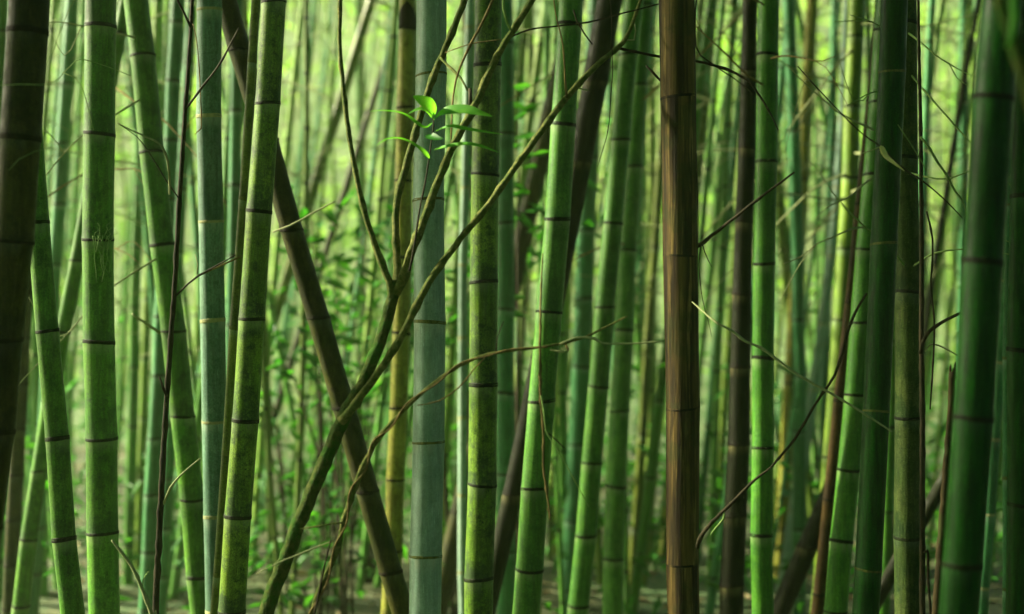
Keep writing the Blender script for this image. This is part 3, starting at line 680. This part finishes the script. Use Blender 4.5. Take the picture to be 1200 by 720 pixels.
# hanging dry twig
root = empty('hanging_twig', P(636, 297, 3.2)); org = Vector(root.location)
tag(root, 'thin dry twig hanging down across the vine in front of the broad green culm', 'twig')
bl('stem', [(636, 297, 3.2, 1.35), (634, 350, 3.2, 2.25), (633, 396, 3.2, 2.85), (633, 440, 3.2, 3.60), (634, 470, 3.2, 3.30), (637, 505, 3.2, 3.00), (637, 545, 3.2, 3.00), (642, 585, 3.2, 2.70), (645, 610, 3.2, 1.50)], M['twig'], 6, .012, .25, .3, 31)
bl('side_twig', [(633, 460, 3.2, 2.40), (637, 480, 3.19, 2.10), (640, 505, 3.19, 1.80), (652, 525, 3.19, 1.65), (666, 550, 3.19, 1.20), (690, 594, 3.19, 0.90)], M['twiggreen'], 5, .015, .2, .3, 32)
bl('side_twig', [(643, 508, 3.19, 1.80), (652, 516, 3.19, 1.80), (662, 526, 3.19, 1.20)], M['twigdark'], 5, .012, .1, 0, 33)
bl('side_twig', [(641, 596, 3.2, 1.50), (644, 602, 3.2, 1.50), (649, 606, 3.2, 1.05)], M['twig'], 4, .01, .1, 0, 34)

# thin dark stem on the left
root = empty('thin_dark_stem', P(168, 360+CAM_Z*FPX/3.6, 3.6)); org = Vector(root.location)
tag(root, 'thin dark stem with bare twigs rising between the yellow edged and waxy blue culms', 'stem')
bl('stem', [(168, 1090, 3.6, 10), (182, 722, 3.6, 8), (186, 640, 3.6, 7.5), (190, 560, 3.6, 7), (195, 470, 3.6, 6.5), (200, 400, 3.6, 6), (205, 330, 3.6, 6), (210, 240, 3.6, 5.5), (217, 130, 3.6, 5), (222, 60, 3.6, 4.5), (228, -40, 3.6, 4)], M['twigdark'], 8, .02, .12, .18, 41)
bl('side_twig', [(219, 126, 3.6, 3), (235, 105, 3.57, 2.6), (257, 76, 3.55, 2.4), (270, 52, 3.53, 2), (280, 33, 3.52, 1.4)], M['twigdark'], 6, seed=42)
bl('side_twig', [(224, 33, 3.6, 3.4), (217, 18, 3.58, 2.8), (209, 2, 3.57, 2.2), (203, -15, 3.56, 1.8)], M['twigdark'], 6, seed=43)
bl('side_twig', [(206, 347, 3.6, 2.6), (220, 333, 3.58, 2.2), (233, 323, 3.57, 2.2), (255, 311, 3.55, 2), (276, 299, 3.54, 1.3)], M['twigdark'], 6, seed=44)
bl('side_twig', [(191, 592, 3.6, 3), (200, 572, 3.58, 2.8), (212, 557, 3.57, 2.4), (235, 537, 3.56, 1.4)], M['twigpale'], 6, seed=45)
bl('side_twig', [(196, 466, 3.6, 4), (191, 455, 3.58, 3.4), (187, 442, 3.58, 2)], M['twigdark'], 6, seed=46)
bl('side_twig', [(228, 158, 3.58, 1), (236, 150, 3.58, 1.6), (232, 60, 3.58, 1.2), (226, 28, 3.58, 1)], M['twig'], 5, seed=47)
bl('side_twig', [(209, 232, 3.59, 1.8), (195, 212, 3.56, 1.6), (178, 184, 3.54, 1.4), (160, 160, 3.53, 1), (138, 145, 3.52, .6)], M['twigdark'], 5, seed=48)
bl('side_twig', [(231, 322, 3.57, 1.8), (232, 310, 3.57, 1.6), (229, 298, 3.57, 1)], M['twigpale'], 5, seed=49)

root = empty('bent_twig', P(140, 144, 3.5)); org = Vector(root.location)
tag(root, 'pale bent twig curling over the yellow edged leaning culm', 'twig')
bl('stem', [(138, 144, 3.5, .8), (152, 152, 3.5, 1.6), (170, 160, 3.5, 2.2), (186, 168, 3.5, 2.4), (194, 180, 3.52, 2.8), (198, 200, 3.54, 2.8), (199, 228, 3.57, 2.4)], M['twigpale'], 6, .01, .15, .2, 50)

root = empty('bent_twig', P(186, 760, 3.4)); org = Vector(root.location)
tag(root, 'pale jointed twig poking up at the bottom, left of the thin dark stem', 'twig')
bl('stem', [(205, 1140, 3.4, 8), (186, 760, 3.4, 5), (178, 722, 3.4, 5), (168, 694, 3.4, 4.6), (158, 670, 3.4, 4), (146, 652, 3.4, 3.6), (131, 633, 3.4, 2.6)], M['twigpale'], 7, .012, .12, .3, 51)
bl('side_twig', [(167, 692, 3.4, 2.6), (168, 680, 3.4, 2), (174, 670, 3.4, 1.2)], M['twiggreen'], 5, .01, .1, 0, 52)

root = empty('fine_tendril', P(0, 100, 3.0)); org = Vector(root.location)
tag(root, 'fine curling tendrils strung across the thick brown culm at left', 'tendril')
for i, s in enumerate(([(-20, 102, 2.95, 1), (20, 99, 2.95, 1.1), (60, 98, 2.95, 1.1), (80, 80, 3.3, 1), (95, 70, 3.5, 1), (125, 78, 3.6, 1.1), (153, 89, 3.7, .8)],
                       [(73, 85, 3.4, .9), (88, 91, 3.4, 1.1), (98, 108, 3.4, 1.1), (104, 130, 3.4, 1), (110, 153, 3.4, .7)],
                       [(52, 82, 3.2, .7), (62, 60, 3.2, 1), (75, 25, 3.2, 1), (90, -5, 3.2, .9)],
                       [(10, 200, 2.95, .6), (22, 187, 2.95, .9), (40, 178, 2.95, .9), (60, 174, 3.1, .6)])):
    bl('tendril', s, M['twiggreen'], 5, .02, .05, 0, 60+i)

# pale vine and dark vine on the right
root = empty('slack_vine', P(815, 358, 3.4)); org = Vector(root.location)
tag(root, 'thin pale vine sagging from the dead brown culm towards the glossy dark one', 'vine')
bl('stem', [(811, 354, 3.45, 1), (818, 360, 3.43, 1.8), (838, 377, 3.38, 2.4), (858, 388, 3.38, 3), (873, 400, 3.38, 3), (890, 407, 3.38, 3), (910, 421, 3.38, 3), (930, 436, 3.38, 3), (950, 448, 3.38, 3), (975, 462, 3.38, 2.8), (1005, 480, 3.38, 2.6), (1045, 506, 3.4, 1.8)], M['twigpale'], 6, .012, .12, .25, 71)
root = empty('dark_vine', P(822, 640, 3.42)); org = Vector(root.location)
tag(root, 'dark crooked vine climbing from the foot of the dead brown culm to the right', 'vine')
bl('stem', [(817, 642, 3.44, 4.5), (822, 628, 3.42, 5), (835, 612, 3.4, 4.6), (850, 597, 3.4, 4.2), (870, 577, 3.4, 3.8), (885, 562, 3.4, 3.2), (899, 552, 3.4, 2.6), (908, 543, 3.4, 3), (918, 531, 3.4, 3), (932, 514, 3.4, 3.4), (945, 492, 3.4, 3.4), (953, 478, 3.4, 3.2), (966, 458, 3.4, 3.2), (978, 440, 3.4, 3.2), (988, 412, 3.4, 3.4), (993, 390, 3.4, 3.6), (1003, 365, 3.4, 3.2), (1016, 344, 3.4, 2.4)], M['twigdark'], 7, .012, .16, .2, 72)
bl('dead_leaf_stalk', [(848, 600, 3.4, 2), (848, 608, 3.39, 2.8), (838, 620, 3.39, 2.4), (832, 628, 3.39, .8)], M['twiggreen'], 6, .008, .1, 0, 73)

# dark slender stem beside the mottled culm
root = empty('slender_stem', P(1081, 360+CAM_Z*FPX/3.8, 3.8)); org = Vector(root.location)
tag(root, 'slender black stem right against the rough mottled culm, with an arching side shoot', 'stem')
bl('stem', [(1082, 1055, 3.8, 8), (1081, 722, 3.8, 7), (1081, 600, 3.8, 6.5), (1081, 480, 3.8, 6.5), (1080, 412, 3.8, 6), (1080, 300, 3.8, 5.5), (1079, 160, 3.8, 4.5), (1077, 60, 3.8, 3.5), (1076, -30, 3.8, 3)], M['twigdark'], 8, .02, .06, .2, 81)
bl('side_shoot', [(1079, 414, 3.79, 5), (1082, 400, 3.77, 4.6), (1090, 388, 3.75, 4.2), (1102, 379, 3.73, 4), (1115, 372, 3.72, 3.8), (1128, 366, 3.7, 3.4), (1142, 360, 3.7, 2.6)], M['twigdark'], 7, .012, .08, .15, 82)
bl('side_shoot', [(1084, 412, 3.78, 1.6), (1090, 404, 3.77, 2), (1100, 405, 3.76, 2), (1112, 411, 3.75, 1.8), (1123, 417, 3.75, 1)], M['twigpale'], 5, .01, .1, .1, 83)
bl('side_shoot', [(1079, 161, 3.79, 3.4), (1088, 172, 3.77, 3), (1098, 189, 3.75, 3), (1110, 206, 3.74, 2.6), (1118, 222, 3.74, 2.4), (1130, 240, 3.73, 2), (1134, 262, 3.73, 1.2)], M['twiggreen'], 6, .012, .12, .2, 84)
bl('side_shoot', [(1083, 648, 3.79, 3), (1087, 645, 3.78, 3), (1088, 680, 3.78, 3), (1091, 722, 3.78, 3)], M['twigdark'], 6, .012, .1, .1, 85)
bl('side_shoot', [(1086, 248, 3.78, 2), (1092, 275, 3.76, 2.2), (1093, 300, 3.76, 2.2), (1091, 335, 3.76, 2.2), (1095, 380, 3.76, 2), (1093, 432, 3.76, 2.2), (1090, 480, 3.76, 1.4)], M['twigdark'], 6, .012, .12, .3, 86)

# broken brown stump of a culm
root = empty('broken_stump', P(1085, 360+CAM_Z*FPX/3.4, 3.4)); org = Vector(root.location)
tag(root, 'broken brown dead stem with a jagged top left of the thickest green culm', 'dead stem')
bl('stem', [(1080, 1130, 3.4, 15), (1098, 722, 3.4, 11), (1104, 620, 3.4, 9), (1111, 520, 3.4, 8), (1116, 436, 3.4, 7.5)], M['trunk'], 8, .02, .18, .05, 91)
for i, (dx, dy) in enumerate(((-2.5, 427), (1, 431), (3, 424))):
    bl('splinter', [(1116+dx, 445, 3.4, 3), (1116+dx, dy+4, 3.4, 2.4), (1116.5+dx, dy, 3.4, .8)], M['trunk'], 5, .008, .1, 0, 92+i)

# twig with the dry curled leaf
root = empty('dry_leaf_twig', P(1005, 152, 3.35)); org = Vector(root.location)
tag(root, 'crossing twig holding one pale dry curled leaf in front of the glossy dark culm', 'twig')
bl('stem', [(935, 78, 3.5, 1.4), (962, 108, 3.45, 1.6), (1005, 152, 3.38, 1.6), (1032, 172, 3.36, 1.8), (1046, 186, 3.36, 1.8), (1062, 200, 3.4, 2), (1085, 215, 3.5, 2), (1110, 237, 3.6, 1.6), (1128, 256, 3.65, 1)], M['twigdark'], 5, .015, .12, .2, 95)
bl('side_twig', [(1010, 180, 3.38, 1), (1022, 176, 3.37, 1.4), (1032, 172, 3.36, 1.4)], M['twigpale'], 5, .01, .1, 0, 96)
bl('side_twig', [(1052, 146, 3.4, .8), (1060, 158, 3.4, 1.4), (1072, 176, 3.42, 1.4), (1086, 200, 3.48, 1)], M['twiggreen'], 5, .01, .1, .2, 97)

def leaf_mesh(pts_px, width_px, mat, parent, org, droop=.35, name='leaf', up=None):
    """leaf blade following a path of (px,py,D); folded along its midrib"""
    c = catmull([(P(*p), 0) for p in pts_px], .006)
    c = [q for q, _ in c]; n = len(c); m = MB()
    for k, q in enumerate(c):
        tt = k/(n-1)
        hw = width_px*.58*pts_px[0][2]/FPX*(math.sin(math.pi*min(1, tt**.72))**.85 if 0 < tt < 1 else 0.0) + .0007
        d = (c[min(k+1, n-1)]-c[max(k-1, 0)]).normalized()
        upv = up if up is not None else Vector((.15, -.55, .8))
        side = d.cross(upv).normalized(); nor = side.cross(d).normalized()
        m.v += [q - side*hw + nor*hw*droop, q - side*hw*.5 + nor*hw*droop*.35, q, q + side*hw*.5 + nor*hw*droop*.35, q + side*hw + nor*hw*droop]
    for k in range(n-1):
        for i in range(4): m.f.append((k*5+i, k*5+i+1, (k+1)*5+i+1, (k+1)*5+i)); m.mi.append(0)
    m.up = []
    return m.build(name, mat, parent, org)
leaf_mesh([(1032, 171, 3.355), (1036, 184, 3.34), (1046, 192, 3.335), (1060, 201, 3.34)], 7, M['dry'], root, org, .7)

# hanging near vine, top right
root = empty('hanging_vine', P(1175, -60, 1.9)); org = Vector(root.location)
tag(root, 'blurred mossy vine hanging close in the top right corner', 'vine')
bl('stem', [(1162, -80, 1.9, 18), (1170, -10, 1.9, 17), (1180, 25, 1.9, 16), (1192, 62, 1.9, 17), (1206, 110, 1.9, 16), (1222, 180, 1.9, 14)], M['moss_bark'], 10, .02, .08, .05, 101)
bl('tendril', [(1184, -60, 1.85, 8), (1187, -5, 1.85, 8), (1188, 25, 1.85, 8), (1185, 45, 1.85, 7), (1180, 56, 1.85, 4)], M['leaf'], 8, .015, .05, 0, 102)

# ------------------------------------------------------------------ leafy shoot on the forked branch
root = empty('leafy_shoot', P(480, 318, 3.39)); org = Vector(root.location)
tag(root, 'young leafy shoot with bright green pointed leaves in front of the waxy grey culm', 'shoot')
bl('stem', [(480, 318, 3.395, 3), (486, 285, 3.385, 2.6), (492, 245, 3.375, 2.4), (499, 210, 3.37, 2.2), (505, 170, 3.36, 2), (508, 148, 3.36, 1.8), (508, 138, 3.36, 1.4)], M['twigdark'], 6, .012, .05, .1, 111)
LV = [([(508, 138, 3.355), (506, 132, 3.34), (499, 124, 3.32), (484, 113, 3.31)], 20, Vector((.75, -.6, .35)), M['leaf']),
      ([(509, 140, 3.355), (522, 133, 3.33), (545, 131, 3.31), (562, 134, 3.30), (577, 137, 3.30)], 16, Vector((0, -.62, .8)), M['leaf']),
      ([(507, 144, 3.36), (496, 150, 3.33)] + [(499, 148, 3.32), (472, 134, 3.29), (450, 130, 3.27), (433, 131, 3.26)][1:], 6.5, Vector((.0, -.35, .95)), M['leaf']),
      ([(503, 186, 3.36), (492, 175, 3.33), (472, 164, 3.30), (455, 163, 3.28), (441, 171, 3.27)], 7, Vector((0, -.35, .95)), M['leaf']),
      ([(510, 154, 3.36), (528, 149, 3.33), (545, 152, 3.31), (565, 155, 3.29), (590, 158, 3.28)], 6.5, Vector((0, -.4, .9)), M['leaf']),
      ([(508, 176, 3.36), (528, 172, 3.33), (548, 170, 3.31), (566, 173, 3.30), (584, 179, 3.29)], 8, Vector((0, -.4, .9)), M['leaf']),
      ([(507, 158, 3.36), (503, 160, 3.35), (512, 163, 3.33), (520, 163, 3.32)], 9, Vector((0, -.6, .7)), M['under']),
      ([(506, 139, 3.36), (498, 130, 3.35), (490, 129, 3.35), (478, 134, 3.35)], 7, Vector((0, -.5, .8)), M['leaf'])]
for pts, wd, upv, mt in LV: leaf_mesh(pts, wd, mt, root, org, .4, up=(upv + Vector((-.35, 0, 0))).normalized())

# ------------------------------------------------------------------ understory shrubs (soft, behind the clump)
def leaves_np(rs, cen, size, L, W, flat=.35):
    """rhombic leaves: n x 6 vertices, two quads each folded at the midrib"""
    n = len(cen)
    az = rs.uniform(0, 2*np.pi, n); el = rs.normal(-.25, flat, n)
    d = np.stack([np.cos(az)*np.cos(el), np.sin(az)*np.cos(el), np.sin(el)], 1)
    s = np.stack([-np.sin(az), np.cos(az), rs.normal(0, .35, n)], 1); s /= np.linalg.norm(s, axis=1, keepdims=True)
    nn = np.cross(d, s)
    k = (size*rs.uniform(.65, 1.3, n))[:, None]
    l, wv = d*L*k, s*W*k
    V = np.stack([cen, cen + l*.4 + wv*.5 + nn*W*k*.15, cen + l*.45 - nn*.02*k, cen + l*.4 - wv*.5 + nn*W*k*.15, cen + l - np.array([0, 0, .12])*L*k], 1).reshape(-1, 3)
    b = np.arange(n)[:, None]*5
    F = np.concatenate([b + np.array([[0, 1, 4, 2]]), b + np.array([[0, 2, 4, 3]])], 0)
    return V, F

SH = 'leafy shrubs between the culms'
shr = [(382, 318, 7.2, 'leafy shrub seen between the slanting dark culm and the fork'), (345, 420, 7.8, 'leafy shrub right of the mossy leaning culm'), (405, 375, 6.9, 'leafy shrub just left of the fork of the mossy branch'),
       (440, 560, 8.3, 'leafy shrub behind the slanting dark culm, low down'), (606, 200, 6.4, 'small leafy shrub crown by the stained mossy culm'), (325, 590, 8.6, 'leafy shrub low behind the mossy leaning culm'),
       (432, 290, 8.2, 'tall leafy shrub left of the sheathed yellow culm'), (536, 310, 7.0, 'small leafy shrub between the waxy grey and stained culms'), (372, 640, 7.0, 'leafy shrub at the bottom behind the mossy branch foot'),
       (850, 650, 8.8, 'low shrub right of the foot of the dead streaky culm'), (590, 260, 7.6, 'leafy shrub crown right of the stained mossy culm'), (1100, 640, 9.0, 'low shrub glimpsed right of the rough mottled culm')]
for i, (px, py, D, lb) in enumerate(shr):
    rs = np.random.RandomState(40+i); c = P(px, py, D)
    root = empty('leafy_shrub', Vector((c.x, c.y, 0))); org = Vector(root.location); tag(root, lb, 'shrub', SH)
    m = MB(); ends = []
    for k in range(5):
        e = Vector((c.x + rs.uniform(-.35, .35), c.y + rs.uniform(-.3, .3), max(.2, c.z) + rs.uniform(-.25, .35)))
        mid = Vector((c.x + (e.x-c.x)*.35, c.y + (e.y-c.y)*.35, e.z*.55))
        tube(m, [(Vector((c.x + rs.uniform(-.04, .04), c.y, -.05)), .009), (mid, .007), (e, .003)], 5, .1, .1, 0, k)
        ends += [mid.lerp(e, q) for q in (.6, .8, .92, 1.0)]
    m.build('stem', M['twigdark'], root, org)
    n = 80
    cen = np.array([list(ends[j % len(ends)]) for j in range(n)]) + rs.normal(0, .12, (n, 3)) - np.array(org)
    cen[:, 2] = np.maximum(cen[:, 2], .03)
    V, F = leaves_np(rs, cen, np.ones(n), .105, .042)
    np_mesh('foliage', V, F, M['under'], root)

# ------------------------------------------------------------------ leaf masses: nobody could count these
rs = np.random.RandomState(1)
def mass(name, n, xr, yr, zr, L, W, mat, clump=None, keep=None):
    cen = np.stack([rs.uniform(*xr, n), rs.uniform(*yr, n), rs.uniform(*zr, n)], 1)
    if clump:
        k = clump; cc = np.stack([rs.uniform(*xr, k), rs.uniform(*yr, k), rs.uniform(*zr, k)], 1)
        cen = cc[rs.randint(0, k, n)] + rs.normal(0, 1, (n, 3))*np.array([.55, .55, .38])
        cen[:, 2] = np.where(cen[:, 2] < zr[0], zr[0] + np.abs(rs.normal(0, .15, n)), np.minimum(cen[:, 2], zr[1]+1.0))
    if keep is not None: cen = cen[keep(cen)]
    V, F = leaves_np(rs, cen, np.ones(len(cen)), L, W)
    return tag(np_mesh(name, V, F, mat), kind='stuff')
mass('thicket_foliage', 9000, (-15, 15), (12.5, 26), (0.1, 8.0), .22, .036, M['thicket'], 500)
mass('distant_foliage', 7000, (-28, 28), (28, 42), (2, 10.5), .8, .2, M['thicket'], 400)
SD = np.array(sdir)
LIT = [(502, 142, 3.32, .36), (565, 560, 4.05, .16), (670, 520, 5.4, .1)]
def shade_keep(c):     # unseen leaf roof, its ragged left edge shaped to choose which culms get sun
    ok = np.ones(len(c), bool)
    for px, py, D, rad in LIT:      # gaps cut along the sun ray so chosen spots are lit
        q = np.array(P(px, py, D)); v = c - q; al = v @ SD
        ok &= np.linalg.norm(v - al[:, None]*SD, axis=1) > rad
    z_ = c[:, 2]-5.9; k = (c[:, 2]-1.6)/SD[2]          # where each leaf's shadow comes down at eye height
    u, v = c[:, 0]-SD[0]*k, c[:, 1]-SD[1]*k
    edge = np.where(v < 3.72, .45, 1.3) + .10*np.sin(v*5.1+.4) + .06*np.sin(v*13.0)
    far = np.where(u > 1.15, 5.4, 6.2)
    fl = np.sin(u*9.0+v*4+z_*6)*np.sin(u*5.3-v*7+1+z_*3)       # extra leaf sprays added to dapple the sun
    stray = (fl > .5) & (u > -2.2)
    return ok & ((u > edge) | stray | (v < 3.3)) & (v < far)
mass('added_shade_foliage', 110000, (-10.5, 9), (-6, 9.5), (5.2, 6.7), .24, .05, M['shade_leaf'], 1100, shade_keep)  # unseen leaf roof added to shade the near culms
mass('added_skyblock_foliage', 16000, (-10, -4.8), (-5, 1.2), (0, 7), .30, .06, M['shade_leaf'], 260)  # unseen leaves added to block sky light from the left behind
mass('added_skyblock_foliage', 34000, (-11, 10), (-10, -4), (0, 8.5), .30, .06, M['shade_leaf'], 420)  # unseen leaves added behind the camera against flat frontal sky light
mass('added_skyblock_foliage', 30000, (5, 10), (-4, 9), (0, 8.5), .30, .06, M['shade_leaf'], 320)  # unseen leaves added on the right to block sky light
mass('ground_cover_foliage', 9000, (-8, 8), (7.2, 13), (0.02, .7), .12, .036, M['under'], 260)
m = MB(); tr = random.Random(77)
for i in range(1500):
    y = tr.uniform(11, 30); x = tr.uniform(-.45, .45)*y; z = tr.uniform(0, 1.6+.25*y); L = tr.uniform(.8, 3.0); ln = tr.gauss(0.05, .35); r = tr.uniform(.004, .011)
    tube(m, [(Vector((x, y, z)), r), (Vector((x+ln*L*.5+tr.uniform(-.08, .08), y, z+L*.5)), r*.8), (Vector((x+ln*L, y+tr.uniform(-.2, .2), z+L*tr.uniform(.7, 1))), r*.4)], 3, 1.0, cap=False)
tag(m.build('thicket_twigs', M['twigpale']), kind='stuff')
# fallen leaves
n = 9000
cen = np.stack([rs.uniform(-8, 8, n), rs.uniform(3, 20, n), np.zeros(n)], 1)
cen[:, 2] = [height(x, y)+.012 for x, y in cen[:, :2]]
V, F = leaves_np(rs, cen, np.ones(n), .13, .028, .12)
tag(np_mesh('fallen_leaves', V, F, M['litter']), kind='stuff')

# ------------------------------------------------------------------ air
HZ = dict(density=.0029, color=(.70, .92, .46))  # green of leaf-filtered light is put into the haze colour
m = MB()
x0, x1, y0, y1, z0, z1 = -112, 112, -62, 112, -2.0, 20.5
m.v = [(x0, y0, z0), (x1, y0, z0), (x1, y1, z0), (x0, y1, z0), (x0, y0, z1), (x1, y0, z1), (x1, y1, z1), (x0, y1, z1)]
m.f = [(0, 3, 2, 1), (4, 5, 6, 7), (0, 1, 5, 4), (1, 2, 6, 5), (2, 3, 7, 6), (3, 0, 4, 7)]; m.mi = [0]*6; m.up = []
hm = bpy.data.materials.new('haze_air'); hm.use_nodes = True; t = hm.node_tree
t.nodes.remove(t.nodes['Principled BSDF'])
pv = t.nodes.new('ShaderNodeVolumePrincipled'); pv.inputs['Density'].default_value = HZ['density']; pv.inputs['Color'].default_value = (*HZ['color'], 1); pv.inputs['Anisotropy'].default_value = .35
t.links.new(pv.outputs[0], t.nodes['Material Output'].inputs['Volume'])
tag(m.build('haze', hm, smooth=False), kind='stuff')
